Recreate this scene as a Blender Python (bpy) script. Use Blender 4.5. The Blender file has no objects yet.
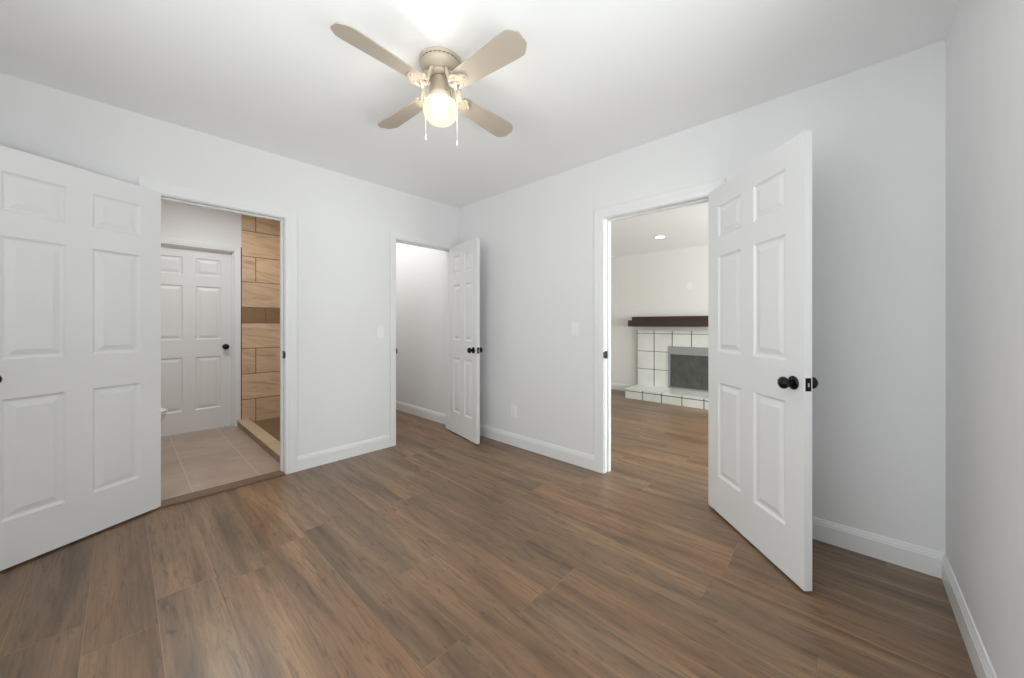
import bpy, bmesh, math, random
from mathutils import Vector, Matrix
PI = math.pi
random.seed(4)
sc = bpy.context.scene
COL = sc.collection

# ------------------------------------------------------------------ camera
CAMX, CAMY, CAMZ, YAW = -2.618, -3.2777, 1.185, math.radians(43.0)
cd = bpy.data.cameras.new('camera')
cam = bpy.data.objects.new('camera', cd)
COL.objects.link(cam)
cam.location = (CAMX, CAMY, CAMZ)
cam.rotation_euler = (PI/2, 0, YAW - PI/2)
cd.sensor_width = 36.0
cd.lens = 363.0/1024*36.0
cd.shift_y = -14.4/1024
cd.clip_start = 0.02
sc.camera = cam

# ------------------------------------------------------------------ view and world
sc.view_settings.view_transform = 'Standard'
sc.view_settings.look = 'None'
sc.view_settings.gamma = 1.0
sc.view_settings.use_curve_mapping = False
sc.view_settings.exposure = -0.08
sc.cycles.diffuse_bounces = 8
sc.cycles.max_bounces = 12
sc.cycles.use_denoising = True
w = bpy.data.worlds.new('overcast_sky')
sc.world = w
w.use_nodes = True
w.node_tree.nodes['Background'].inputs[0].default_value = (0.86, 0.93, 1.0, 1)
w.node_tree.nodes['Background'].inputs[1].default_value = 1.4

H = 2.5135
HL = 2.41

def area(name, loc, rot, sx, sy, watts, col=(1, 1, 1)):
    l = bpy.data.lights.new(name, 'AREA')
    l.shape = 'RECTANGLE'; l.size = sx; l.size_y = sy
    l.energy = watts; l.color = col
    o = bpy.data.objects.new(name, l)
    COL.objects.link(o)
    o.location = loc; o.rotation_euler = rot
    return o
# area lights added outside the unseen windows, standing in for daylight
area('daylight_near', (-2.15, -4.05, 1.35), (PI/2, 0, 0), 1.9, 1.8, 14, (0.995, 0.992, 1.0))
area('daylight_rear', (-3.60, -2.30, 1.35), (PI/2, 0, -PI/2), 1.9, 1.8, 34, (0.995, 0.992, 1.0))
# made-up upward fill light outside the window, added to brighten the ceiling
area('ceiling_fill_near', (-2.1, -5.9, 0.0), (PI, 0, 0), 3.6, 3.4, 315, (0.995, 0.992, 1.0))
area('daylight_living', (1.9, -5.95, 1.20), (PI/2+0.3, 0, 0), 2.2, 1.5, 335, (0.94, 0.972, 1.0))
# ceiling lamps of the side rooms, out of sight
area('bathroom_lamp', (-1.95, 0.95, H-0.02), (0, 0, 0), 0.4, 0.4, 14.5, (0.93, 0.98, 1.0))
area('hall_lamp', (-0.45, 1.25, H-0.02), (0, 0, 0), 0.5, 2.0, 10.5, (0.99, 0.985, 0.98))

# ------------------------------------------------------------------ materials
def new_mat(name):
    m = bpy.data.materials.new(name); m.use_nodes = True
    nt = m.node_tree
    return m, nt, nt.nodes['Principled BSDF']

class G:
    def __init__(s, nt): s.nt = nt
    def n(s, t, **k):
        x = s.nt.nodes.new(t)
        for a, b in k.items(): setattr(x, a, b)
        return x
    def l(s, a, b): s.nt.links.new(a, b)
    def put(s, sock, v):
        if isinstance(v, (int, float)): sock.default_value = v
        elif isinstance(v, tuple): sock.default_value = v
        else: s.l(v, sock)
    def m(s, op, a, b=0.0, c=None):
        x = s.n('ShaderNodeMath', operation=op)
        s.put(x.inputs[0], a); s.put(x.inputs[1], b)
        if c is not None: s.put(x.inputs[2], c)
        return x.outputs[0]
    def mix(s, f, a, b, mode='MIX'):
        x = s.n('ShaderNodeMix', data_type='RGBA', blend_type=mode)
        s.put(x.inputs[0], f); s.put(x.inputs[6], a); s.put(x.inputs[7], b)
        return x.outputs[2]
    def xyz(s):
        t = s.n('ShaderNodeTexCoord'); x = s.n('ShaderNodeSeparateXYZ')
        s.l(t.outputs['Object'], x.inputs[0])
        return x.outputs[0], x.outputs[1], x.outputs[2]
    def vec(s, x, y, z):
        c = s.n('ShaderNodeCombineXYZ')
        s.put(c.inputs[0], x); s.put(c.inputs[1], y); s.put(c.inputs[2], z)
        return c.outputs[0]
    def noise(s, v, scale, detail=3, rough=0.55, dist=0.0):
        t = s.n('ShaderNodeTexNoise')
        s.l(v, t.inputs['Vector']); t.inputs['Scale'].default_value = scale
        t.inputs['Detail'].default_value = detail; t.inputs['Roughness'].default_value = rough
        t.inputs['Distortion'].default_value = dist
        return t.outputs[0]
    def wn(s, v):
        t = s.n('ShaderNodeTexWhiteNoise', noise_dimensions='3D'); s.l(v, t.inputs[0])
        return t.outputs[0]
    def ramp(s, f, stops):
        r = s.n('ShaderNodeValToRGB'); s.put(r.inputs[0], f)
        e = r.color_ramp.elements
        while len(e) < len(stops): e.new(0.5)
        for k, (p, c) in enumerate(stops): e[k].position = p; e[k].color = (*c, 1)
        return r.outputs[0]
    def bump(s, h, strength, dist, bsdf):
        b = s.n('ShaderNodeBump'); b.inputs['Strength'].default_value = strength
        b.inputs['Distance'].default_value = dist
        s.l(h, b.inputs['Height']); s.l(b.outputs[0], bsdf.inputs['Normal'])
    def line(s, v, origin, pitch, half):
        """1 on grout lines at origin + k*pitch"""
        q = s.m('DIVIDE', s.m('SUBTRACT', v, origin), pitch)
        d = s.m('ABSOLUTE', s.m('SUBTRACT', q, s.m('ROUND', q)))
        return s.m('LESS_THAN', s.m('MULTIPLY', d, pitch), half)

def paint(name, col, rough, bump=0.0, spec=0.5):
    m, nt, b = new_mat(name); g = G(nt)
    tc = g.n('ShaderNodeTexCoord')
    big = g.noise(tc.outputs['Object'], 1.7, 2)
    c = g.mix(big, tuple(x*0.985 for x in col)+(1,), tuple(min(1, x*1.01) for x in col)+(1,))
    g.l(c, b.inputs['Base Color'])
    b.inputs['Roughness'].default_value = rough
    b.inputs['Specular IOR Level'].default_value = spec
    if bump:
        g.bump(g.noise(tc.outputs['Object'], 160, 2), bump, 0.002, b)
    return m

M = {}
M['wall'] = paint('white_wall_paint', (0.79, 0.788, 0.793), 0.6, 0.06, 0.3)
M['ceiling'] = paint('white_ceiling_paint', (0.925, 0.925, 0.928), 0.8, 0.05, 0.2)
M['warm_wall'] = paint('warm_white_wall_paint', (0.80, 0.785, 0.745), 0.6, 0.06, 0.3)
M['trim'] = paint('white_trim_enamel', (0.80, 0.80, 0.803), 0.35)
M['door'] = paint('white_door_enamel', (0.785, 0.785, 0.788), 0.38)
M['plastic'] = paint('white_plastic', (0.85, 0.85, 0.84), 0.35)
M['porcelain'] = paint('white_porcelain', (0.84, 0.84, 0.82), 0.12)
M['chrome'] = paint('brushed_chrome', (0.6, 0.6, 0.6), 0.25); M['chrome'].node_tree.nodes['Principled BSDF'].inputs['Metallic'].default_value = 1
M['black'] = paint('glossy_black_metal', (0.004, 0.004, 0.004), 0.2, 0.0, 0.3)
M['slot'] = paint('dark_slot', (0.10, 0.075, 0.05), 0.6)
M['cream'] = paint('cream_enamel', (0.54, 0.46, 0.36), 0.32)
M['blade'] = paint('bleached_cream_blade', (0.47, 0.405, 0.335), 0.45)
M['chain'] = paint('white_chain', (0.8, 0.78, 0.72), 0.35)
M['gap_strip'] = paint('black_gap_strip', (0.02, 0.02, 0.02), 0.4)

def mat_floor():
    m, nt, b = new_mat('vinyl_plank_floor'); g = G(nt)
    x, y, z = g.xyz()
    W, L = 0.20, 1.22
    q = g.m('DIVIDE', g.m('ADD', x, 2.92), W)
    row = g.m('FLOOR', q)
    off = g.m('MULTIPLY', g.wn(g.vec(row, 3.1, 0.0)), L)
    p = g.m('DIVIDE', g.m('ADD', y, off), L)
    col = g.m('FLOOR', p)
    idv = g.vec(row, col, 7.0)
    r1 = g.wn(idv)
    r2 = g.wn(g.vec(col, row, 19.0))
    # boards of lighter and darker wood printed inside one plank
    sx = g.m('ADD', g.m('MULTIPLY', x, 13.0), g.m('MULTIPLY', r1, 40.0))
    strip = g.noise(g.vec(sx, g.m('MULTIPLY', y, 0.95), g.m('MULTIPLY', r2, 30.0)), 1.0, 2, 0.5, 0.35)
    base = g.ramp(strip, [(0.24, (0.085, 0.050, 0.028)), (0.40, (0.155, 0.098, 0.060)), (0.50, (0.205, 0.134, 0.084)), (0.58, (0.225, 0.150, 0.096)), (0.64, (0.275, 0.183, 0.113)), (0.78, (0.31, 0.21, 0.13))])
    base = g.mix(g.m('MULTIPLY', r2, 0.25), base, (0.205, 0.136, 0.088, 1))
    # broad greyer and redder clouds
    cl = g.noise(g.vec(g.m('ADD', g.m('MULTIPLY', x, 4.0), g.m('MULTIPLY', r2, 11.0)), g.m('MULTIPLY', y, 1.3), r1), 1.0, 2, 0.5)
    base = g.mix(0.8, base, g.ramp(cl, [(0.32, (0.86, 0.90, 0.95)), (0.5, (1.0, 1.0, 1.0)), (0.68, (1.10, 1.02, 0.96))]), 'MULTIPLY')
    tint = g.ramp(r1, [(0.0, (0.86, 0.87, 0.88)), (0.35, (0.95, 0.95, 0.95)), (0.7, (1.03, 1.02, 1.0)), (0.9, (1.12, 1.02, 0.95)), (1.0, (1.14, 1.10, 1.05))])
    base = g.mix(1.0, base, tint, 'MULTIPLY')
    # fine grain, stretched along the plank
    gv = g.vec(g.m('ADD', g.m('MULTIPLY', x, 85.0), g.m('MULTIPLY', r1, 90.0)), g.m('MULTIPLY', y, 4.5), r2)
    gr = g.noise(gv, 1.0, 6, 0.7, 0.9)
    base = g.mix(0.8, base, g.ramp(gr, [(0.28, (0.46, 0.43, 0.40)), (0.47, (1.0, 1.0, 1.0)), (0.72, (1.34, 1.31, 1.26))]), 'MULTIPLY')
    # wandering darker cathedral figure
    cv = g.vec(g.m('ADD', g.m('MULTIPLY', x, 26.0), g.m('MULTIPLY', r2, 70.0)), g.m('MULTIPLY', y, 3.4), g.m('MULTIPLY', r1, 9.0))
    ct = g.noise(cv, 1.0, 4, 0.55, 2.6)
    base = g.mix(0.75, base, g.ramp(ct, [(0.32, (0.50, 0.46, 0.43)), (0.43, (1.0, 1.0, 1.0)), (0.62, (1.08, 1.07, 1.05))]), 'MULTIPLY')
    # seams: pale bevel on some, dark on the rest
    near = g.m('ROUND', q)
    sl = g.line(x, -2.92, W, 0.0014)
    el = g.m('LESS_THAN', g.m('MULTIPLY', g.m('ABSOLUTE', g.m('SUBTRACT', p, g.m('ROUND', p))), L), 0.0014)
    seam = g.m('MAXIMUM', sl, el)
    pick = g.m('GREATER_THAN', g.wn(g.vec(near, g.m('FLOOR', g.m('MULTIPLY', y, 0.9)), 2.0)), 0.45)
    pick = g.m('MAXIMUM', pick, g.m('LESS_THAN', near, 2.5))
    pick2 = g.m('MAXIMUM', pick, g.m('MULTIPLY', el, g.m('GREATER_THAN', r2, 0.4)))
    seamc = g.mix(pick2, (0.095, 0.066, 0.046, 1), (0.33, 0.24, 0.16, 1))
    c = g.mix(g.m('MULTIPLY', seam, 0.62), base, seamc)
    c = g.mix(1.0, c, (0.93, 0.84, 0.70, 1), 'MULTIPLY')
    g.l(c, b.inputs['Base Color'])
    rr = g.ramp(gr, [(0.2, (0.40,)*3), (0.8, (0.31,)*3)])
    g.l(rr, b.inputs['Roughness'])
    b.inputs['Specular IOR Level'].default_value = 0.8
    hgt = g.m('SUBTRACT', g.m('MULTIPLY', gr, 0.25), seam)
    g.bump(hgt, 0.25, 0.002, b)
    return m
M['floor'] = mat_floor()

def mat_bath_floor():
    m, nt, b = new_mat('bathroom_floor_tile'); g = G(nt)
    x, y, z = g.xyz()
    line = g.m('MAXIMUM', g.line(x, -1.885, 0.395, 0.004), g.line(y, 0.59, 0.47, 0.004))
    idv = g.vec(g.m('FLOOR', g.m('DIVIDE', g.m('ADD', x, 1.885), 0.395)), g.m('FLOOR', g.m('DIVIDE', g.m('SUBTRACT', y, 0.59), 0.47)), 1.0)
    r = g.wn(idv)
    tc = g.n('ShaderNodeTexCoord')
    cl = g.noise(tc.outputs['Object'], 2.6, 5, 0.6, 1.0)
    base = g.ramp(cl, [(0.3, (0.36, 0.27, 0.21)), (0.55, (0.45, 0.345, 0.27)), (0.75, (0.52, 0.42, 0.34))])
    base = g.mix(1.0, base, g.ramp(r, [(0, (0.92,)*3), (1, (1.06, 1.05, 1.04))]), 'MULTIPLY')
    g.l(g.mix(line, base, (0.55, 0.45, 0.365, 1)), b.inputs['Base Color'])
    b.inputs['Roughness'].default_value = 0.35
    g.bump(g.m('MULTIPLY', line, -1.0), 0.3, 0.002, b)
    return m
M['bath_floor'] = mat_bath_floor()

def mat_shower_tile():
    m, nt, b = new_mat('tan_stone_shower_tile'); g = G(nt)
    x, y, z = g.xyz()
    # rows of 0.30 m with a narrower dark accent band 1.204 - 1.39
    band = g.m('MULTIPLY', g.m('GREATER_THAN', z, 1.204), g.m('LESS_THAN', z, 1.39))
    above = g.m('GREATER_THAN', z, 1.297)
    zz = g.m('SUBTRACT', z, g.m('MULTIPLY', above, 0.186))      # close the band
    row = g.m('FLOOR', g.m('DIVIDE', zz, 0.301))
    odd = g.m('MODULO', g.m('ADD', row, above), 2.0)
    # joints at -1.517 on even rows, half a tile over on odd ones
    u = g.m('DIVIDE', g.m('ADD', g.m('ADD', g.m('ADD', x, y), -0.414), g.m('MULTIPLY', odd, 0.30)), 0.60)
    lv = g.m('LESS_THAN', g.m('MULTIPLY', g.m('ABSOLUTE', g.m('SUBTRACT', u, g.m('ROUND', u))), 0.60), 0.004)
    ub = g.m('DIVIDE', g.m('ADD', g.m('ADD', x, y), -0.514), 0.30)
    lb = g.m('LESS_THAN', g.m('MULTIPLY', g.m('ABSOLUTE', g.m('SUBTRACT', ub, g.m('ROUND', ub))), 0.30), 0.004)
    lv = g.mix(band, lv, lb)
    lh = g.line(zz, 0.0, 0.301, 0.004)
    lh = g.m('MULTIPLY', lh, g.m('SUBTRACT', 1.0, band))
    e1 = g.m('LESS_THAN', g.m('ABSOLUTE', g.m('SUBTRACT', z, 1.204)), 0.004)
    e2 = g.m('LESS_THAN', g.m('ABSOLUTE', g.m('SUBTRACT', z, 1.39)), 0.004)
    line = g.m('MAXIMUM', g.m('MAXIMUM', lv, lh), g.m('MAXIMUM', e1, e2))
    idv = g.vec(row, g.m('FLOOR', u), 4.0)
    r = g.wn(idv)
    v = g.vec(g.m('ADD', g.m('MULTIPLY', x, 1.6), g.m('MULTIPLY', r, 20.0)), g.m('MULTIPLY', y, 1.6), g.m('ADD', g.m('MULTIPLY', z, 9.0), g.m('MULTIPLY', x, 1.5)))
    ve = g.noise(v, 1.3, 5, 0.6, 1.6)
    base = g.ramp(ve, [(0.25, (0.46, 0.31, 0.19)), (0.45, (0.65, 0.47, 0.31)), (0.62, (0.73, 0.54, 0.37)), (0.8, (0.80, 0.63, 0.46))])
    base = g.mix(1.0, base, g.ramp(r, [(0, (0.90,)*3), (1, (1.08, 1.05, 1.02))]), 'MULTIPLY')
    base = g.mix(band, base, g.mix(ve, (0.20, 0.115, 0.055, 1), (0.33, 0.21, 0.115, 1)))
    g.l(g.mix(line, base, (0.15, 0.10, 0.06, 1)), b.inputs['Base Color'])
    b.inputs['Roughness'].default_value = 0.3
    g.bump(g.m('MULTIPLY', line, -1.0), 0.4, 0.003, b)
    return m
M['shower'] = mat_shower_tile()

def mat_plain_stone(name, a, bcol, rough=0.35, sc_=3.0):
    m, nt, b = new_mat(name); g = G(nt)
    tc = g.n('ShaderNodeTexCoord')
    n = g.noise(tc.outputs['Object'], sc_, 5, 0.6, 1.2)
    g.l(g.ramp(n, [(0.3, a), (0.7, bcol)]), b.inputs['Base Color'])
    b.inputs['Roughness'].default_value = rough
    return m
M['curb_top'] = mat_plain_stone('pale_stone_curb', (0.52, 0.40, 0.25), (0.63, 0.50, 0.34))
M['curb_side'] = mat_plain_stone('brown_stone_curb', (0.21, 0.135, 0.075), (0.30, 0.20, 0.12))
M['pan'] = mat_plain_stone('brown_shower_floor', (0.17, 0.105, 0.055), (0.25, 0.16, 0.09), 0.4, 8)

def mat_wood(name, a, bcol, rough, axis):
    m, nt, b = new_mat(name); g = G(nt)
    c = list(g.xyz())
    c = [g.m('MULTIPLY', v, 2.0 if k == axis else 45.0) for k, v in enumerate(c)]
    n = g.noise(g.vec(*c), 1.0, 4, 0.6, 0.8)
    g.l(g.ramp(n, [(0.3, a), (0.7, bcol)]), b.inputs['Base Color'])
    b.inputs['Roughness'].default_value = rough
    return m
M['threshold'] = mat_wood('brown_threshold_wood', (0.12, 0.070, 0.042), (0.21, 0.13, 0.082), 0.4, 0)
M['mantel'] = mat_wood('dark_mahogany', (0.032, 0.018, 0.012), (0.062, 0.034, 0.023), 0.35, 1)
M['mantel_top'] = mat_wood('reddish_mahogany', (0.040, 0.016, 0.012), (0.075, 0.028, 0.022), 0.35, 1)

def mat_white_tile(name, oy, oz, py, pz, ox=None):
    m, nt, b = new_mat(name); g = G(nt)
    x, y, z = g.xyz()
    lv, lh = g.line(y, oy, py, 0.0062), g.line(z, oz, pz, 0.0055)
    if ox is None: ln = g.m('MAXIMUM', lv, g.m('MULTIPLY', lh, 0.75))
    else:
        top = g.m('GREATER_THAN', z, 0.150)
        lv = g.m('MULTIPLY', lv, g.m('SUBTRACT', 1.0, g.m('MULTIPLY', top, 0.8)))
        ln = g.m('MAXIMUM', g.m('MAXIMUM', lv, lh), g.m('MULTIPLY', g.line(x, ox, 0.3, 0.0035), 0.15))
    tc = g.n('ShaderNodeTexCoord')
    n = g.noise(tc.outputs['Object'], 5.0, 4, 0.6, 0.6)
    base = g.ramp(n, [(0.3, (0.72, 0.72, 0.67)), (0.7, (0.79, 0.79, 0.745))])
    g.l(g.mix(ln, base, (0.06, 0.06, 0.055, 1)), b.inputs['Base Color'])
    b.inputs['Roughness'].default_value = 0.2
    g.bump(g.m('MULTIPLY', ln, -1.0), 0.4, 0.003, b)
    return m
M['fire_tile'] = mat_white_tile('white_fireplace_tile', -0.578, 1.035, 0.2935, 0.3005)
M['hearth_tile'] = mat_white_tile('white_hearth_tile', -0.605, 0.120, 0.2935, 0.9, 2.98)
M['fire_frame'] = paint('pewter_fireplace_frame', (0.30, 0.30, 0.30), 0.35)
def mat_screen():
    m, nt, b = new_mat('dark_mesh_fire_screen'); g = G(nt)
    x, y, z = g.xyz()
    n = g.noise(g.vec(g.m('MULTIPLY', x, 1.0), g.m('MULTIPLY', y, 18.0), g.m('MULTIPLY', z, 9.0)), 1.0, 4, 0.6)
    g.l(g.ramp(n, [(0.3, (0.055, 0.06, 0.05)), (0.7, (0.10, 0.105, 0.09))]), b.inputs['Base Color'])
    b.inputs['Roughness'].default_value = 0.35
    return m
M['screen'] = mat_screen()

def mat_emit(name, col, s):
    m, nt, b = new_mat(name)
    b.inputs['Base Color'].default_value = (0.9, 0.88, 0.8, 1)
    b.inputs['Emission Color'].default_value = (*col, 1)
    b.inputs['Emission Strength'].default_value = s
    return m
M['downlight'] = mat_emit('downlight_lens', (1.0, 0.97, 0.92), 9.0)
M['bulb'] = mat_emit('lit_bulb', (1.0, 0.95, 0.87), 230.0)
def mat_globe():
    m, nt, b = new_mat('frosted_glowing_glass'); g = G(nt)
    nt.nodes.remove(b)
    out = nt.nodes['Material Output']
    e = g.n('ShaderNodeEmission'); e.inputs[0].default_value = (1.0, 0.97, 0.62, 1); e.inputs[1].default_value = 1.45
    t = g.n('ShaderNodeBsdfTransparent')
    gl = g.n('ShaderNodeBsdfGlossy'); gl.inputs['Roughness'].default_value = 0.15; gl.inputs['Color'].default_value = (1, 1, 1, 1)
    mx = g.n('ShaderNodeMixShader'); mx.inputs[0].default_value = 0.25
    g.l(e.outputs[0], mx.inputs[1]); g.l(t.outputs[0], mx.inputs[2])
    mx2 = g.n('ShaderNodeMixShader'); mx2.inputs[0].default_value = 0.03
    g.l(mx.outputs[0], mx2.inputs[1]); g.l(gl.outputs[0], mx2.inputs[2])
    g.l(mx2.outputs[0], out.inputs[0])
    return m
M['globe'] = mat_globe()
def mat_pane():
    m, nt, b = new_mat('clear_window_glass'); g = G(nt)
    nt.nodes.remove(b)
    out = nt.nodes['Material Output']
    t = g.n('ShaderNodeBsdfTransparent'); t.inputs[0].default_value = (0.96, 0.98, 0.97, 1)
    gl = g.n('ShaderNodeBsdfGlossy'); gl.inputs['Roughness'].default_value = 0.02
    mx = g.n('ShaderNodeMixShader'); mx.inputs[0].default_value = 0.06
    g.l(t.outputs[0], mx.inputs[1]); g.l(gl.outputs[0], mx.inputs[2]); g.l(mx.outputs[0], out.inputs[0])
    return m
M['pane'] = mat_pane()

# ------------------------------------------------------------------ mesh helpers
def obj(name, bm, mats, parent=None, smooth=False, kind=None, label=None, cat=None, group=None, bevel=0.0):
    bmesh.ops.recalc_face_normals(bm, faces=bm.faces)
    me = bpy.data.meshes.new(name)
    bm.to_mesh(me); bm.free()
    if not isinstance(mats, (list, tuple)): mats = [mats]
    for x in mats: me.materials.append(x)
    if smooth:
        for p in me.polygons: p.use_smooth = True
    o = bpy.data.objects.new(name, me)
    COL.objects.link(o)
    if parent: o.parent = parent
    if bevel:
        b = o.modifiers.new('edge', 'BEVEL'); b.width = bevel; b.segments = 2; b.limit_method = 'ANGLE'; b.angle_limit = math.radians(50)
    tag(o, label, cat, group, kind)
    return o
def tag(o, label=None, cat=None, group=None, kind=None):
    if label: o['label'] = label
    if cat: o['category'] = cat
    if group: o['group'] = group
    if kind: o['kind'] = kind
def empty(name, loc, rz=0.0, **k):
    o = bpy.data.objects.new(name, None); COL.objects.link(o)
    o.location = loc; o.rotation_euler = (0, 0, rz); o.empty_display_size = 0.1
    tag(o, **k)
    return o
def BM(): return bmesh.new()
def box(bm, x0, x1, y0, y1, z0, z1, mi=0):
    vs = [bm.verts.new((x, y, z)) for x in (x0, x1) for y in (y0, y1) for z in (z0, z1)]
    for f in ((0,1,3,2), (4,6,7,5), (0,4,5,1), (2,3,7,6), (0,2,6,4), (1,5,7,3)):
        bm.faces.new([vs[i] for i in f]).material_index = mi
    return vs
def lathe(bm, prof, seg=40, M4=None, mi=0, caps=True):
    """prof: list of (r, z); axis z"""
    rings = []
    for r, z in prof:
        if r < 1e-6: rings.append([bm.verts.new((0, 0, z))])
        else: rings.append([bm.verts.new((r*math.cos(2*PI*k/seg), r*math.sin(2*PI*k/seg), z)) for k in range(seg)])
    for a, b in zip(rings, rings[1:]):
        for k in range(seg):
            k2 = (k+1) % seg
            if len(a) == 1 and len(b) == 1: continue
            if len(a) == 1: f = [a[0], b[k], b[k2]]
            elif len(b) == 1: f = [a[k], a[k2], b[0]]
            else: f = [a[k], a[k2], b[k2], b[k]]
            bm.faces.new(f).material_index = mi
    if caps:
        for r in (rings[0], rings[-1]):
            if len(r) > 2: bm.faces.new(r).material_index = mi
    vs = [v for r in rings for v in r]
    if M4 is not None:
        for v in vs: v.co = M4 @ v.co
    return vs
def tube(bm, pts, r, seg=8, mi=0):
    pts = [Vector(p) for p in pts]; rings = []
    for i, p in enumerate(pts):
        t = (pts[min(i+1, len(pts)-1)] - pts[max(i-1, 0)]).normalized()
        u = t.orthogonal().normalized(); v = t.cross(u)
        if rings:
            u = (pu - t*pu.dot(t)).normalized(); v = t.cross(u)
        pu = u
        rr = r[i] if isinstance(r, (list, tuple)) else r
        rings.append([bm.verts.new(p + rr*(u*math.cos(2*PI*k/seg) + v*math.sin(2*PI*k/seg))) for k in range(seg)])
    for a, b in zip(rings, rings[1:]):
        for k in range(seg): bm.faces.new([a[k], a[(k+1) % seg], b[(k+1) % seg], b[k]]).material_index = mi
    bm.faces.new(rings[0]).material_index = mi; bm.faces.new(rings[-1]).material_index = mi
def prism(bm, outline, z0, z1, mi=0):
    a = [bm.verts.new((x, y, z0)) for x, y in outline]; b = [bm.verts.new((x, y, z1)) for x, y in outline]
    n = len(a)
    bm.faces.new(a).material_index = mi; bm.faces.new(b).material_index = mi
    for k in range(n): bm.faces.new([a[k], a[(k+1) % n], b[(k+1) % n], b[k]]).material_index = mi
    return a + b

def struct(name, bm, mats, label, cat, parent=None, **k):
    return obj(name, bm, mats, parent, kind='structure', label=label, cat=cat, **k)

# ------------------------------------------------------------------ room shell
def wall_bm(axis, c0, c1, s0, s1, z0, z1, holes):
    """wall slab between c0 and c1 across its thickness, s along it; holes (s0, s1, z0, z1)"""
    bm = BM()
    ss = sorted({s0, s1, *[h[0] for h in holes], *[h[1] for h in holes]})
    zs = sorted({z0, z1, *[h[2] for h in holes], *[h[3] for h in holes]})
    for a, b in zip(ss, ss[1:]):
        col = []
        for c, d in zip(zs, zs[1:]):
            ms, mz = (a+b)/2, (c+d)/2
            if any(h[0] < ms < h[1] and h[2] < mz < h[3] for h in holes): continue
            if col and abs(col[-1][1]-c) < 1e-9: col[-1][1] = d
            else: col.append([c, d])
        for c, d in col:
            if axis == 'x': box(bm, a, b, c0, c1, c, d)
            else: box(bm, c0, c1, a, b, c, d)
    return bm

XD, YC = -3.15, -3.602
TB = 0.105                                # thickness of the right wall
JT = 0.018                                # jamb board thickness
BO = (-2.465, -1.744, 2.026)              # bathroom opening: x0, x1, head
CO = (-0.780, -0.090, 2.026)              # closet / hall opening
LO = (-2.607, -1.845, 2.026)              # living room opening (y0, y1, head)
RO = (-2.505, -1.738, 2.026)              # rear bathroom door
def rough(o): return (o[0]-JT, o[1]+JT, 0.0, o[2]+JT)

bm = BM(); box(bm, -3.27, 0.0, -3.72, 3.2, -0.12, 0.0); box(bm, 0.0, 3.62, -5.7, 3.2, -0.12, 0.0)
struct('floor', bm, M['floor'], 'brown wood-look plank floor running through the bedroom, hall and living room', 'floor')
bm = BM(); box(bm, -3.27, -0.96, 0.06, 2.12, -0.05, 0.004)
struct('floor_bathroom', bm, M['bath_floor'], 'beige square tile floor inside the bathroom doorway', 'floor')
bm = BM(); box(bm, -3.4, TB, -3.85, 3.3, H, H+0.1)
struct('ceiling', bm, M['ceiling'], 'flat white bedroom ceiling that the cream fan hangs from', 'ceiling')
bm = BM(); box(bm, TB, 3.7, -5.8, 3.3, HL, HL+0.1)
struct('ceiling_living', bm, M['ceiling'], 'white living room ceiling with a round recessed light, seen through the doorway', 'ceiling')

WN = (-3.00, -1.20, 0.50, 2.25)            # unseen window in the near wall, enlarged for more light
WR = (-3.25, -1.40, 0.50, 2.25)            # unseen window in the rear wall, enlarged for more light
WL = (0.9, 2.9, 0.65, 2.05)                # window of the living room
struct('wall_left', wall_bm('x', 0.0, 0.12, -3.27, 0.0, 0, H, [rough(BO), rough(CO)]), M['wall'],
       'white wall with the bathroom doorway and the narrow closet doorway', 'wall')
struct('wall_right', wall_bm('y', 0.0, TB, -5.7, 3.2, 0, H, [rough(LO)]), [M['wall']],
       'white wall with the doorway to the living room', 'wall')
struct('wall_near', wall_bm('x', YC-0.12, YC, -3.27, 0.0, 0, H, [WN]), M['wall'],
       'plain white wall meeting the corner behind the half-open living room door', 'wall')
struct('wall_rear', wall_bm('y', XD-0.12, XD, YC, 0.0, 0, H, [WR]), M['wall'],
       'white bedroom wall behind the open bathroom door', 'wall')
struct('wall_bathroom', wall_bm('x', 1.955, 2.075, -3.27, 0.0, 0, H, [rough(RO)]), M['wall'],
       'white bathroom wall around the closed six-panel door', 'wall')
struct('wall_bathroom_side', wall_bm('y', -3.27, -3.17, 0.12, 1.955, 0, H, []), M['wall'],
       'white bathroom side wall behind the toilet', 'wall')
bm = wall_bm('y', -0.96, -0.86, 0.12, 1.955, 0, H, [])
struct('wall_hall', bm, M['warm_wall'], 'white partition wall between shower and hall', 'wall')
bm = wall_bm('x', 3.05, 3.2, -0.96, 0.0, 0, H, [])
struct('wall_hall_end', bm, M['warm_wall'], 'white wall at the far end of the hall', 'wall')
bm = wall_bm('y', 3.5, 3.62, -5.7, 3.2, 0, HL, [])
struct('wall_living', bm, M['warm_wall'], 'warm white living room wall behind the fireplace', 'wall')
struct('wall_living_window', wall_bm('x', -5.7, -5.6, TB, 3.5, 0, HL, [WL]), M['warm_wall'],
       'warm white living room wall with a window', 'wall')
bm = wall_bm('x', 1.3, 1.4, TB, 3.5, 0, HL, [])
struct('wall_living_end', bm, M['warm_wall'], 'warm white living room end wall', 'wall')

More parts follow.
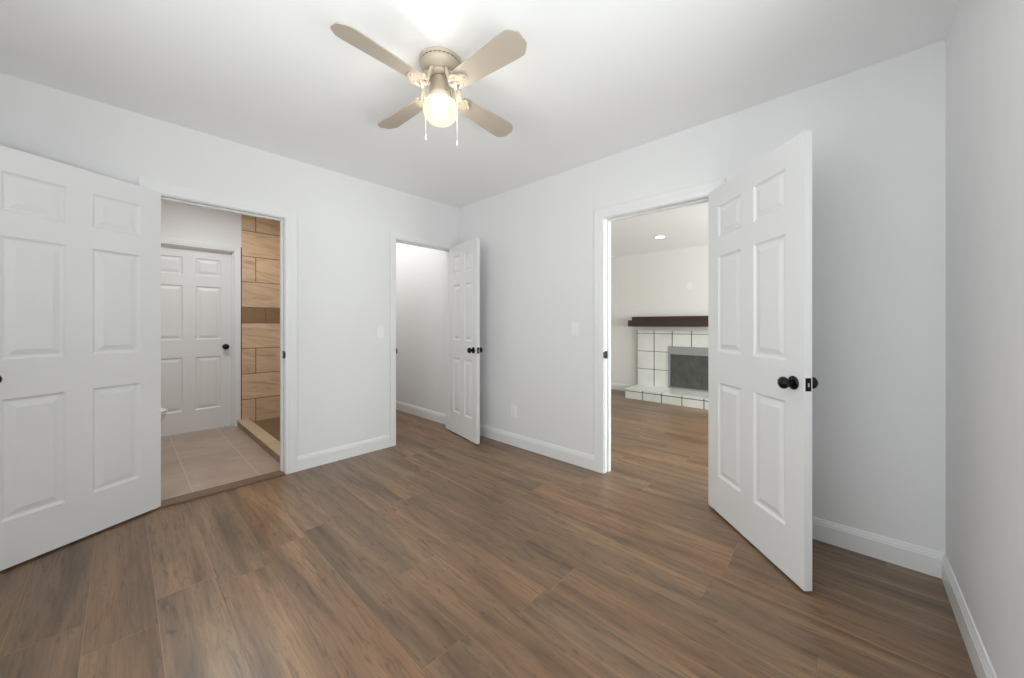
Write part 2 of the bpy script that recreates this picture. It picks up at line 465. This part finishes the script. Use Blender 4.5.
# unseen windows; the bedroom pair is enlarged to let in more light
def window(name, axis, c, h, label, facing):
    r = empty(name, (0, 0, 0), kind='structure', label=label, cat='window')
    s0, s1, z0, z1 = h
    def bx(bm, a, b, c0, c1, d, e):
        if axis == 'x': box(bm, a, b, c0, c1, d, e)
        else: box(bm, c0, c1, a, b, d, e)
    f = 0.05
    bm = BM()
    lo, hi = c-0.03, c+0.03
    bx(bm, s0, s0+f, lo, hi, z0, z1); bx(bm, s1-f, s1, lo, hi, z0, z1)
    bx(bm, s0+f, s1-f, lo, hi, z0, z0+f); bx(bm, s0+f, s1-f, lo, hi, z1-f, z1)
    zm = (z0+z1)/2
    bx(bm, s0+f, s1-f, lo, hi, zm-0.02, zm+0.02)
    obj('window_frame', bm, M['trim'], r, kind='structure')
    for a, b in ((z0+f, zm-0.02), (zm+0.02, z1-f)):
        bm = BM(); bx(bm, s0+f, s1-f, c-0.003, c+0.003, a, b)
        obj('window_pane', bm, M['pane'], r, kind='structure')
    return r
window('window_1', 'x', YC-0.07, WN, 'unseen white sash window in the wall opposite the bathroom doorway', 1)
window('window_2', 'y', XD-0.07, WR, 'unseen white sash window in the wall behind the open bathroom door', 1)
window('window_3', 'x', -5.65, WL, 'white sash window of the living room', 1)

# ------------------------------------------------------------------ door casings and jambs (trim)
CASE = [(0.0, 0.0), (0.0, 0.009), (0.004, 0.011), (0.020, 0.012), (0.030, 0.015), (0.055, 0.016), (0.072, 0.018), (0.080, 0.018), (0.083, 0.016), (0.083, 0.0)]
def casing(bm, axis, c, sgn, s0, s1, top, wid=0.083):
    """U shaped casing on plane axis=c standing out in direction sgn"""
    k = wid/0.083; rev = 0.005
    prof = [(u*k+rev, v) for u, v in CASE]
    rows = []
    for u, v in prof:
        p = [(s0-u, 0.0), (s0-u, top+u), (s1+u, top+u), (s1+u, 0.0)]
        rows.append([bm.verts.new((s, c+sgn*v, z) if axis == 'x' else (c+sgn*v, s, z)) for s, z in p])
    n = len(rows)
    for i in range(n):
        a, b = rows[i], rows[(i+1) % n]
        for j in range(3): bm.faces.new([a[j], a[j+1], b[j+1], b[j]])
    bm.faces.new([r[0] for r in rows]); bm.faces.new([r[3] for r in rows])
def jamb(bm, axis, c0, c1, s0, s1, top, stop):
    def bx(a, b, p, q, d, e):
        if axis == 'x': box(bm, a, b, p, q, d, e)
        else: box(bm, p, q, a, b, d, e)
    bx(s0-JT, s0, c0, c1, 0, top+JT); bx(s1, s1+JT, c0, c1, 0, top+JT); bx(s0, s1, c0, c1, top, top+JT)
    st = 0.011
    bx(s0, s0+st, stop[0], stop[1], 0, top); bx(s1-st, s1, stop[0], stop[1], 0, top); bx(s0+st, s1-st, stop[0], stop[1], top-st, top)
def frame(name, axis, c0, c1, o, stop, label, w0=0.083, w1=0.083, both=True):
    bm = BM()
    jamb(bm, axis, c0, c1, o[0], o[1], o[2], stop)
    casing(bm, axis, c0, -1, o[0], o[1], o[2], w0)
    if both: casing(bm, axis, c1, 1, o[0], o[1], o[2], w1)
    return struct(name, bm, M['trim'], label, 'door frame')
f1 = frame('trim_1', 'x', 0.0, 0.12, BO, (0.045, 0.08), 'white door frame around the bathroom doorway')
f2 = frame('trim_2', 'x', 0.0, 0.12, CO, (0.045, 0.08), 'white door frame around the narrow closet doorway in the corner', 0.060, 0.060)
f3 = frame('trim_3', 'y', 0.0, TB, LO, (0.045, 0.08), 'white door frame around the living room doorway')
f4 = frame('trim_4', 'x', 1.955, 2.075, RO, (1.985, 2.018), 'white door frame around the closed door at the back of the bathroom', 0.06, 0.06)
def strike(parent, axis, s, dirn, c, z):
    """dark strike plate let into a jamb face, its lip curling round the front edge"""
    bm = BM()
    a, b = sorted((s-0.001*dirn, s+0.003*dirn))
    def bx(p, q, d, e, g0=0.0):
        if axis == 'x': box(bm, a-g0, b+g0, p, q, d, e)
        else: box(bm, p, q, a-g0, b+g0, d, e)
    bx(c-0.018, c+0.022, z-0.030, z+0.030)
    bx(c-0.006, c+0.010, z-0.012, z+0.012, 0.0008)
    bx(c-0.034, c-0.018, z-0.022, z+0.022, 0.0006)
    obj('strike_plate', bm, M['black'], parent, kind='structure', label='black strike plate')
strike(f1, 'x', BO[1], -1, 0.020, 0.945)
strike(f2, 'x', CO[0], 1, 0.018, 0.925)
strike(f3, 'y', LO[1], -1, 0.018, 0.943)

# threshold of the bathroom
bm = BM()
prof = [(-0.030, 0.0), (-0.030, 0.011), (-0.027, 0.0135), (0.075, 0.0135), (0.095, 0.010), (0.102, 0.004), (0.102, 0.0)]
a = [bm.verts.new((BO[0]+0.001, y, z)) for y, z in prof]; b = [bm.verts.new((BO[1]-0.001, y, z)) for y, z in prof]
bm.faces.new(a); bm.faces.new(b)
for k in range(len(prof)): bm.faces.new([a[k], a[(k+1) % len(prof)], b[(k+1) % len(prof)], b[k]])
struct('trim_5', bm, M['threshold'], 'brown wooden threshold strip across the bathroom doorway', 'threshold')

# baseboards
BASE = [(0.0, 0.0), (0.014, 0.0), (0.014, 0.088), (0.0115, 0.092), (0.0115, 0.098), (0.008, 0.106), (0.005, 0.116), (0.0, 0.118)]
def baseboard(name, p0, p1, nrm, label, m0=0.0, m1=0.0):
    """runs p0->p1 (xy), standing out along nrm; m = mitre: +1 shortens the outer face"""
    bm = BM(); p0 = Vector(p0); p1 = Vector(p1); n = Vector(nrm); t = (p1-p0).normalized()
    rows = [[], []]
    for d, z in BASE:
        for k, (p, s, mm) in enumerate(((p0, 1, m0), (p1, -1, m1))):
            q = p + n*d + t*(s*mm*d)
            rows[k].append(bm.verts.new((q.x, q.y, z)))
    m = len(BASE)
    for k in range(m): bm.faces.new([rows[0][k], rows[0][(k+1) % m], rows[1][(k+1) % m], rows[1][k]])
    bm.faces.new(rows[0]); bm.faces.new(rows[1])
    return struct(name, bm, M['trim'], label, 'baseboard')
baseboard('baseboard_left', (BO[1]+0.088, 0), (CO[0]-0.065, 0), (0, -1), 'white baseboard between the bathroom and closet doorways')
baseboard('baseboard_left_end', (XD, 0), (BO[0]-0.088, 0), (0, -1), 'white baseboard behind the open bathroom door', 1)
baseboard('baseboard_corner', (CO[1]+0.065, 0), (0, 0), (0, -1), 'short white baseboard behind the closet door, in the corner', 0, 1)
baseboard('baseboard_right', (0, 0), (0, LO[1]+0.088), (-1, 0), 'white baseboard under the wall outlet', 1, 0)
baseboard('baseboard_right_end', (0, LO[0]-0.088), (0, YC), (-1, 0), 'white baseboard behind the half-open living room door', 0, 1)
baseboard('baseboard_near', (0, YC), (XD, YC), (0, 1), 'white baseboard along the plain wall past the half-open living room door', 1, 1)
baseboard('baseboard_rear', (XD, YC), (XD, 0), (1, 0), 'white baseboard on the wall behind the bathroom door', 1, 1)
baseboard('baseboard_hall', (0, 3.05), (0, 0.12), (-1, 0), 'white baseboard inside the closet doorway')
baseboard('baseboard_living', (3.5, 1.3), (3.5, -0.60), (-1, 0), 'white baseboard beside the raised tile hearth')

# ------------------------------------------------------------------ six-panel doors
def slab_bm(w, h, t, y0):
    """leaf from x 0..w, y y0..y0+t, z 0..h with six raised panels on both faces"""
    bm = BM()
    k = w/0.765
    st, mu = 0.108*k if w > 0.68 else 0.095, 0.105*k
    if w < 0.68: mu = 0.10
    pw = (w-2*st-mu)/2
    xs = [0, st, st+pw, st+pw+mu, st+2*pw+mu, w]
    zs = [0, 0.228, 0.815, 1.005, 1.600, 1.718, 1.910, h]
    pan_x, pan_z = (1, 3), (1, 3, 5)
    for yy, s in ((y0, 1), (y0+t, -1)):
        V = {}
        def v(x, z, d):
            key = (round(x, 5), round(z, 5), round(d, 5))
            if key not in V: V[key] = bm.verts.new((x, yy+s*d, z))
            return V[key]
        for i in range(5):
            for j in range(7):
                x0, x1, z0, z1 = xs[i], xs[i+1], zs[j], zs[j+1]
                if i in pan_x and j in pan_z:
                    loops = [(0, 0), (0.004, 0.0035), (0.010, 0.0085), (0.014, 0.0095), (0.020, 0.0095), (0.044, 0.0030), (0.047, 0.0022)]
                    prev = None
                    for ins, d in loops:
                        q = [v(x0+ins, z0+ins, d), v(x1-ins, z0+ins, d), v(x1-ins, z1-ins, d), v(x0+ins, z1-ins, d)]
                        if prev:
                            for a in range(4): bm.faces.new([prev[a], prev[(a+1) % 4], q[(a+1) % 4], q[a]])
                        prev = q
                    bm.faces.new(prev)
                else:
                    bm.faces.new([v(x0, z0, 0), v(x1, z0, 0), v(x1, z1, 0), v(x0, z1, 0)])
    ya, yb = y0, y0+t
    for z0, z1 in zip(zs, zs[1:]):
        for x in (0, w): bm.faces.new([bm.verts.new(p) for p in ((x, ya, z0), (x, yb, z0), (x, yb, z1), (x, ya, z1))])
    for x0, x1 in zip(xs, xs[1:]):
        for z in (0, h): bm.faces.new([bm.verts.new(p) for p in ((x0, ya, z), (x1, ya, z), (x1, yb, z), (x0, yb, z))])
    bmesh.ops.remove_doubles(bm, verts=bm.verts, dist=1e-5)
    return bm
KNOB = [(0.0, 0.0), (0.031, 0.0), (0.032, 0.003), (0.030, 0.007), (0.024, 0.010), (0.014, 0.012), (0.0115, 0.016), (0.0115, 0.026), (0.015, 0.030), (0.022, 0.034), (0.0265, 0.040), (0.0280, 0.047), (0.0265, 0.054), (0.021, 0.060), (0.012, 0.064), (0.0, 0.065)]
def knob(parent, x, y, z, sgn, what):
    """rosette and ball knob standing out along local y*sgn"""
    R = Matrix.Translation((x, y, z)) @ Matrix.Rotation(-sgn*PI/2, 4, 'X')
    bm = BM(); lathe(bm, KNOB[5:], 28, R, caps=True)
    k = obj('knob', bm, M['black'], parent, smooth=True, kind='structure', label='glossy black round doorknob')
    bm = BM(); lathe(bm, KNOB[:6], 28, R, caps=True)
    obj('rosette', bm, M['black'], k, smooth=True, kind='structure')
def door(name, loc, ang, w, h, y0, label, cat='door', hinges=True, knob_z=0.918, knobs=(1, -1), t=0.035, latch=True, bs=0.063):
    r = obj(name, slab_bm(w, h, t, y0), M['door'], kind='structure', label=label, cat=cat, group='white six-panel doors')
    r.location = loc; r.rotation_euler = (0, 0, ang)
    for s in knobs: knob(r, w-bs, y0+t if s > 0 else y0, knob_z, s, name)
    if latch:
        bm = BM()
        box(bm, w-0.001, w+0.0012, y0+t/2-0.0125, y0+t/2+0.0125, knob_z-0.029, knob_z+0.029)
        lp = obj('latch_plate', bm, M['black'], r, kind='structure', label='black latch plate')
        bm = BM()
        pts = [(w+0.0012, y0+t/2-0.007), (w+0.011, y0+t/2-0.007), (w+0.0012, y0+t/2+0.007)]
        prism(bm, pts, knob_z-0.009, knob_z+0.009)
        obj('latch_bolt', bm, M['chrome'], lp, kind='structure')
    if hinges:
        hy = y0 if hinges == -1 else y0+t
        for hz in (0.20, 1.02, 1.83):
            bm = BM()
            lathe(bm, [(0.006, hz-0.045), (0.006, hz+0.045)], 12, Matrix.Translation((-0.004, hy + (0.004 if hinges == 1 else -0.004), 0)))
            lathe(bm, [(0.0075, hz+0.045), (0.005, hz+0.050)], 12, Matrix.Translation((-0.004, hy + (0.004 if hinges == 1 else -0.004), 0)))
            obj('hinge', bm, M['trim'], r, smooth=False, kind='structure')
    return r
door('door_1', (-2.450, -0.021, 0.012), math.radians(207.8), 0.742, 2.028, -0.035,
     'white six-panel door swung wide open beside the bathroom doorway', hinges=-1)
door('door_2', (-0.135, -0.006, 0.012), math.radians(258.8), 0.603, 2.028, 0.0,
     'narrow white six-panel door standing open in the room corner', hinges=1)
door('door_3', (-0.005, -2.598, 0.012), math.radians(223.07), 0.7775, 2.028, 0.0,
     'large white six-panel door half open in front of the living room doorway', hinges=1, knob_z=0.908, bs=0.060)
door('door_4', (RO[0]+0.003, 2.020, 0.012), 0.0, RO[1]-RO[0]-0.006, 2.010, 0.0,
     'closed white six-panel door at the back of the bathroom', hinges=False, latch=False)

# ------------------------------------------------------------------ ceiling fan
FX, FY = -1.526, -1.766
fan = empty('ceiling_fan', (FX, FY, 0), label='cream four-blade ceiling fan with a lit glass globe', cat='ceiling fan')
bm = BM()
lathe(bm, [(0.0, H), (0.097, H), (0.101, H-0.003), (0.102, H-0.016), (0.098, H-0.019), (0.096, H-0.022), (0.100, H-0.026),
           (0.101, H-0.032), (0.097, H-0.042), (0.088, H-0.052), (0.076, H-0.060), (0.066, H-0.066), (0.0, H-0.066)], 56)
obj('motor_housing', bm, M['cream'], fan, smooth=True)
bm = BM()
for k in range(28):
    R = Matrix.Rotation(2*PI*k/28, 4, 'Z')
    vs = box(bm, 0.0955, 0.0985, -0.008, 0.008, H-0.0235, H-0.0195)
    for v in vs: v.co = R @ v.co
obj('vent_slots', bm, M['slot'], fan, label='dark vent slots')
bm = BM()
zf = H-0.066
lathe(bm, [(0.0, zf), (0.058, zf), (0.064, zf-0.004), (0.065, zf-0.016), (0.060, zf-0.021), (0.044, zf-0.023), (0.0, zf-0.023)], 40)
obj('flywheel', bm, M['cream'], fan, smooth=True)
bm = BM()
zt, zb = zf-0.023, 2.318
lathe(bm, [(0.0, zt), (0.038, zt), (0.042, zt-0.006), (0.047, zt-0.010), (0.047, zb+0.030), (0.050, zb+0.028), (0.050, zb+0.018), (0.047, zb+0.015), (0.047, zb), (0.0, zb)], 36)
obj('switch_housing', bm, M['cream'], fan, smooth=True)
for k in range(3):
    bm = BM()
    R = Matrix.Rotation(2*PI*k/3+0.5, 4, 'Z') @ Matrix.Translation((0.0495, 0, zb+0.023)) @ Matrix.Rotation(PI/2, 4, 'Y')
    lathe(bm, [(0.0025, 0), (0.0025, 0.008), (0.005, 0.009), (0.005, 0.012), (0.0, 0.013)], 10, R)
    obj('thumb_screw', bm, M['chrome'], fan)
# lamp: bulb inside a frosted globe
gz = 2.199
bm = BM()
lathe(bm, [(0.048, gz+0.121), (0.056, gz+0.117), (0.070, gz+0.109), (0.081, gz+0.094), (0.0860, gz+0.074), (0.084, gz+0.052), (0.075, gz+0.030), (0.059, gz+0.012), (0.037, gz+0.003), (0.015, gz), (0.0, gz-0.0005)], 44, caps=False)
obj('globe_shade', bm, M['globe'], fan, smooth=True, label='glowing frosted glass globe')
bm = BM()
bz = gz+0.030
lathe(bm, [(0.0, bz+0.086), (0.014, bz+0.085), (0.016, bz+0.074), (0.027, bz+0.058), (0.034, bz+0.040), (0.033, bz+0.026), (0.026, bz+0.010), (0.012, bz+0.001), (0.0, bz)], 28)
obj('bulb', bm, M['bulb'], fan, smooth=True, label='lit light bulb')

BZ = 2.362
PITCH = 13
def blade_bm():
    bm = BM()
    # outline in local x (outwards) / y, clipped corners at the tip, tapering to the root
    half = [(0.128, 0.043), (0.145, 0.049), (0.462, 0.0655), (0.484, 0.065), (0.496, 0.061), (0.506, 0.053), (0.524, 0.036), (0.529, 0.030), (0.531, 0.022)]
    out = half + [(x, -y) for x, y in reversed(half)]
    prism(bm, out, -0.003, 0.003)
    return bm
def iron_bm():
    """ornate cast blade holder: curved arms from the flywheel spreading into a lobed plate under the blade root"""
    bm = BM()
    z0 = zf-0.012-BZ
    for s in (-1, 1):
        pts = [(0.056, s*0.014, z0), (0.072, s*0.024, z0-0.004), (0.086, s*0.033, z0-0.020), (0.094, s*0.036, z0-0.042), (0.108, s*0.034, -0.010), (0.135, s*0.030, -0.007)]
        tube(bm, pts, [0.009, 0.009, 0.0085, 0.008, 0.008, 0.007], 10)
        tube(bm, [(0.090, s*0.035, z0-0.032), (0.098, s*0.018, -0.020), (0.112, s*0.006, -0.010), (0.130, 0.0, -0.008)], [0.007, 0.007, 0.006, 0.006], 8)
    tube(bm, [(0.056, 0, z0), (0.072, 0, z0-0.010), (0.084, 0, z0-0.032), (0.096, 0, -0.016), (0.120, 0, -0.008)], [0.010, 0.009, 0.008, 0.007, 0.007], 10)
    out = []
    for k in range(48):
        a = 2*PI*k/48
        r = 0.034 + 0.008*math.cos(3*a)
        out.append((0.146 + r*1.0*math.cos(a), r*1.35*math.sin(a)))
    prism(bm, out, -0.0085, -0.0035)
    for px, py in ((0.132, 0.028), (0.132, -0.028), (0.172, 0.0)):
        lathe(bm, [(0.0, -0.0125), (0.004, -0.012), (0.006, -0.0095), (0.006, -0.0080)], 10, Matrix.Translation((px, py, 0)))
    return bm
for k in range(4):
    ang = math.radians(2.9 + 90*k)
    R = Matrix.Translation((0, 0, BZ)) @ Matrix.Rotation(ang, 4, 'Z')
    if k == 0:
        b = b0 = obj('blade', blade_bm(), M['blade'], fan, bevel=0.0015)
        i = i0 = obj('blade_iron', iron_bm(), M['cream'], b0)
    else:
        b = b0.copy(); COL.objects.link(b); b.parent = fan
        i = i0.copy(); COL.objects.link(i); i.parent = b
    b.matrix_local = R @ Matrix.Rotation(math.radians(-PITCH), 4, 'X')
    i.matrix_local = Matrix.Rotation(math.radians(PITCH), 4, 'X')
rt = Vector((math.sin(YAW), -math.cos(YAW), 0)); fw = Vector((math.cos(YAW), math.sin(YAW), 0))
for l, d, zl in ((-0.086, 0.050, 2.143), (0.078, 0.046, 2.110)):
    p = rt*l + fw*d
    q = p.normalized()
    bm = BM()
    tube(bm, [(q.x*0.047, q.y*0.047, zb+0.022), (q.x*0.07, q.y*0.07, zb+0.020), (q.x*0.088, q.y*0.088, zb+0.006), (p.x, p.y, zb-0.03), (p.x, p.y, zl+0.02)], 0.0008, 6)
    ch = obj('pull_chain', bm, M['chain'], fan)
    bm = BM()
    lathe(bm, [(0.0, zl+0.024), (0.003, zl+0.023), (0.0035, zl+0.014), (0.0065, zl+0.004), (0.006, zl-0.002), (0.0, zl-0.004)], 12, Matrix.Translation((p.x, p.y, 0)))
    obj('fob', bm, M['chain'], ch, smooth=True)

# ------------------------------------------------------------------ switches, outlet, plates
def plate(name, loc, rz, w, h, label, cat, kind_, group=None):
    """cover plate in local x/z, facing local -y"""
    bm = BM()
    box(bm, -w/2, w/2, -0.006, 0.0, -h/2, h/2)
    r = obj(name, bm, M['plastic'], label=label, cat=cat, group=group, bevel=0.0025)
    r.location = loc; r.rotation_euler = (0, 0, rz)
    bm = BM()
    if kind_ == 'switch':
        a = [bm.verts.new(p) for p in ((-0.0165, -0.006, -0.033), (0.0165, -0.006, -0.033), (0.0165, -0.0105, -0.033), (-0.0165, -0.0105, -0.033))]
        b = [bm.verts.new(p) for p in ((-0.0165, -0.006, 0.033), (0.0165, -0.006, 0.033), (0.0165, -0.007, 0.033), (-0.0165, -0.007, 0.033))]
        bm.faces.new(a); bm.faces.new(b)
        for k in range(4): bm.faces.new([a[k], a[(k+1) % 4], b[(k+1) % 4], b[k]])
        obj('rocker', bm, M['plastic'], r)
    elif kind_ == 'outlet':
        bm.free()
        for zc in (0.0195, -0.0195):
            bm = BM()
            lathe(bm, [(0.0165, 0.006), (0.0165, 0.0085), (0.0, 0.0085)], 24, Matrix.Translation((0, 0, zc)) @ Matrix.Rotation(PI/2, 4, 'X'))
            s = obj('socket', bm, M['plastic'], r)
            bm = BM()
            for dx, dz, hh in ((-0.0065, 0.003, 0.008), (0.0065, 0.003, 0.0065)):
                box(bm, dx-0.001, dx+0.001, -0.0088, -0.0084, zc+dz-hh/2, zc+dz+hh/2)
            box(bm, -0.002, 0.002, -0.0088, -0.0084, zc-0.010, zc-0.006)
            obj('slots', bm, M['slot'], s)
    else:
        bm.free()
        for zc in (h/2-0.012, -h/2+0.012):
            bm = BM()
            lathe(bm, [(0.0035, 0.006), (0.0035, 0.0075), (0.0, 0.0078)], 10, Matrix.Translation((0, 0, zc)) @ Matrix.Rotation(PI/2, 4, 'X'))
            obj('screw', bm, M['plastic'], r)
    return r
plate('light_switch', (-0.947, 0.0, 1.115), 0.0, 0.072, 0.118, 'white rocker light switch beside the closet doorway', 'light switch', 'switch', 'rocker light switches')
plate('light_switch', (0.0, -1.570, 1.143), -PI/2, 0.072, 0.118, 'white rocker light switch beside the living room doorway', 'light switch', 'switch', 'rocker light switches')
plate('wall_outlet', (0.0, -0.866, 0.340), -PI/2, 0.072, 0.118, 'white power outlet low on the wall by the closet door', 'outlet', 'outlet')
plate('cover_plate', (3.5, -1.413, 1.79), -PI/2, 0.07, 0.105, 'small white blank cover plate above the mantel shelf', 'cover plate', 'blank')

# ------------------------------------------------------------------ fireplace
fp = empty('fireplace', (3.5, -1.6, 0), label='white tiled fireplace with a dark wood mantel and raised hearth', cat='fireplace')
def fobj(name, bm, mat, parent=fp, **k):
    o = obj(name, bm, mat, parent, **k)
    if parent is fp: o.matrix_parent_inverse = Matrix.Translation((-3.5, 1.6, 0))
    return o
YL, YR = -0.576, -2.650
bm = BM()
FB = (-1.106, -2.15)
for y0, y1, z0, z1 in ((FB[0], YL, 0.155, 1.085), (YR, FB[1], 0.155, 1.085), (FB[1], FB[0], 0.834, 1.085)):
    box(bm, 3.452, 3.5, y0, y1, z0, z1)
fobj('tile_surround', bm, M['fire_tile'])
bm = BM(); box(bm, 2.925, 3.5, YR, -0.605, 0.0, 0.155)
fobj('hearth', bm, M['hearth_tile'], bevel=0.004)
bm = BM()
box(bm, 3.29, 3.5, YR-0.1, -0.485, 1.152, 1.258)
fobj('mantel_beam', bm, M['mantel'], bevel=0.004)
bm = BM()
box(bm, 3.32, 3.5, YR-0.06, -0.540, 1.258, 1.318)
fobj('mantel_shelf', bm, M['mantel_top'], bevel=0.003)
bm = BM()
t = 0.028
box(bm, 3.440, 3.475, FB[1], FB[0], 0.706, 0.834)
box(bm, 3.440, 3.475, FB[0]-t, FB[0], 0.156, 0.706); box(bm, 3.440, 3.475, FB[1], FB[1]+t, 0.156, 0.706)
box(bm, 3.440, 3.475, FB[1]+t, FB[0]-t, 0.156, 0.178)
ff = fobj('firebox_frame', bm, M['fire_frame'], label='grey metal frame', bevel=0.002)
bm = BM(); box(bm, 3.455, 3.468, FB[1]+t, FB[0]-t, 0.178, 0.706)
o = obj('fire_screen', bm, M['screen'], ff, label='dark mesh screen')

# recessed downlight
dl = empty('downlight', (2.50, -1.33, HL), label='round lit recessed light in the living room ceiling', cat='recessed light')
bm = BM(); lathe(bm, [(0.064, 0.0), (0.085, 0.0), (0.085, -0.004), (0.066, -0.007), (0.064, -0.004)], 36, caps=False)
obj('trim_ring', bm, M['trim'], dl, smooth=True)
bm = BM(); lathe(bm, [(0.0, -0.003), (0.064, -0.003), (0.064, 0.0), (0.0, 0.0)], 36)
obj('lens', bm, M['downlight'], dl)

# ------------------------------------------------------------------ bathroom: shower and toilet
bm = BM(); box(bm, -1.667, -0.972, 1.943, 1.955, 0.02, H)
struct('wall_shower', bm, M['shower'], 'tan stone-look tile wall inside the shower, with a dark band', 'tiled wall')
bm = BM(); box(bm, -0.972, -0.960, 0.12, 1.955, 0.02, H)
struct('wall_shower_side', bm, M['shower'], 'tan stone-look tiled side wall of the shower', 'tiled wall')
bm = BM(); box(bm, -1.676, -1.667, 1.937, 1.955, 0.0, 2.09)  # added strip, coloured black for the dark gap beside the casing
struct('casing_gap', bm, M['gap_strip'], 'thin black strip standing in for the dark gap between bathroom door frame and shower tile', 'dark gap')
bm = BM(); box(bm, -1.605, -0.972, 0.12, 1.943, 0.004, 0.028)
struct('floor_shower', bm, M['pan'], 'brown shower floor behind the stone curb', 'floor')
bm = BM()
box(bm, -1.708, -1.605, 0.121, 1.941, 0.004, 0.062, 0)
o = struct('shower_curb', bm, M['curb_side'], 'brown stone curb along the front of the shower', 'curb')
bm = BM(); box(bm, -1.711, -1.602, 0.121, 1.941, 0.062, 0.076)
obj('curb_cap', bm, M['curb_top'], o, kind='structure', label='pale stone cap', bevel=0.003)

toi = empty('toilet', (-2.722, 1.35, 0.004), label='white toilet just showing past the bathroom doorway edge', cat='toilet')
def egg(n, cx, rx_f, rx_b, ry):
    out = []
    for k in range(n):
        a = 2*PI*k/n; c, s = math.cos(a), math.sin(a)
        out.append((cx + (rx_f if c > 0 else rx_b)*c, ry*s))
    return out
def loft(bm, secs):
    rings = [[bm.verts.new((x, y, z)) for x, y in o] for o, z in secs]
    n = len(rings[0])
    for a, b in zip(rings, rings[1:]):
        for k in range(n): bm.faces.new([a[k], a[(k+1) % n], b[(k+1) % n], b[k]])
    bm.faces.new(rings[0]); bm.faces.new(rings[-1])
bm = BM()
loft(bm, [(egg(36, -0.02, 0.20, 0.20, 0.115), 0.0), (egg(36, -0.02, 0.19, 0.19, 0.105), 0.05), (egg(36, 0.0, 0.19, 0.2, 0.10), 0.16), (egg(36, 0.05, 0.25, 0.24, 0.145), 0.27),
          (egg(36, 0.08, 0.29, 0.26, 0.175), 0.34), (egg(36, 0.08, 0.30, 0.26, 0.182), 0.385)])
obj('bowl', bm, M['porcelain'], toi, smooth=True)
bm = BM()
loft(bm, [(egg(36, 0.08, 0.305, 0.24, 0.186), 0.388), (egg(36, 0.08, 0.312, 0.24, 0.190), 0.395), (egg(36, 0.08, 0.308, 0.24, 0.187), 0.405)])
obj('seat', bm, M['porcelain'], toi, smooth=False)
bm = BM()
loft(bm, [(egg(36, 0.08, 0.306, 0.24, 0.186), 0.409), (egg(36, 0.08, 0.310, 0.24, 0.188), 0.417), (egg(36, 0.08, 0.295, 0.23, 0.175), 0.426)])
obj('lid', bm, M['porcelain'], toi, smooth=False)
bm = BM(); box(bm, -0.40, -0.20, -0.20, 0.20, 0.37, 0.72)
toi.scale = (1, 1, 0.95)
tk = obj('tank', bm, M['porcelain'], toi, bevel=0.015)
bm = BM(); box(bm, -0.41, -0.19, -0.21, 0.21, 0.72, 0.75)
obj('tank_lid', bm, M['porcelain'], tk, bevel=0.008)
bm = BM(); tube(bm, [(-0.20, 0.14, 0.66), (-0.175, 0.14, 0.66), (-0.175, 0.08, 0.652)], 0.006, 8)
obj('flush_lever', bm, M['chrome'], tk)
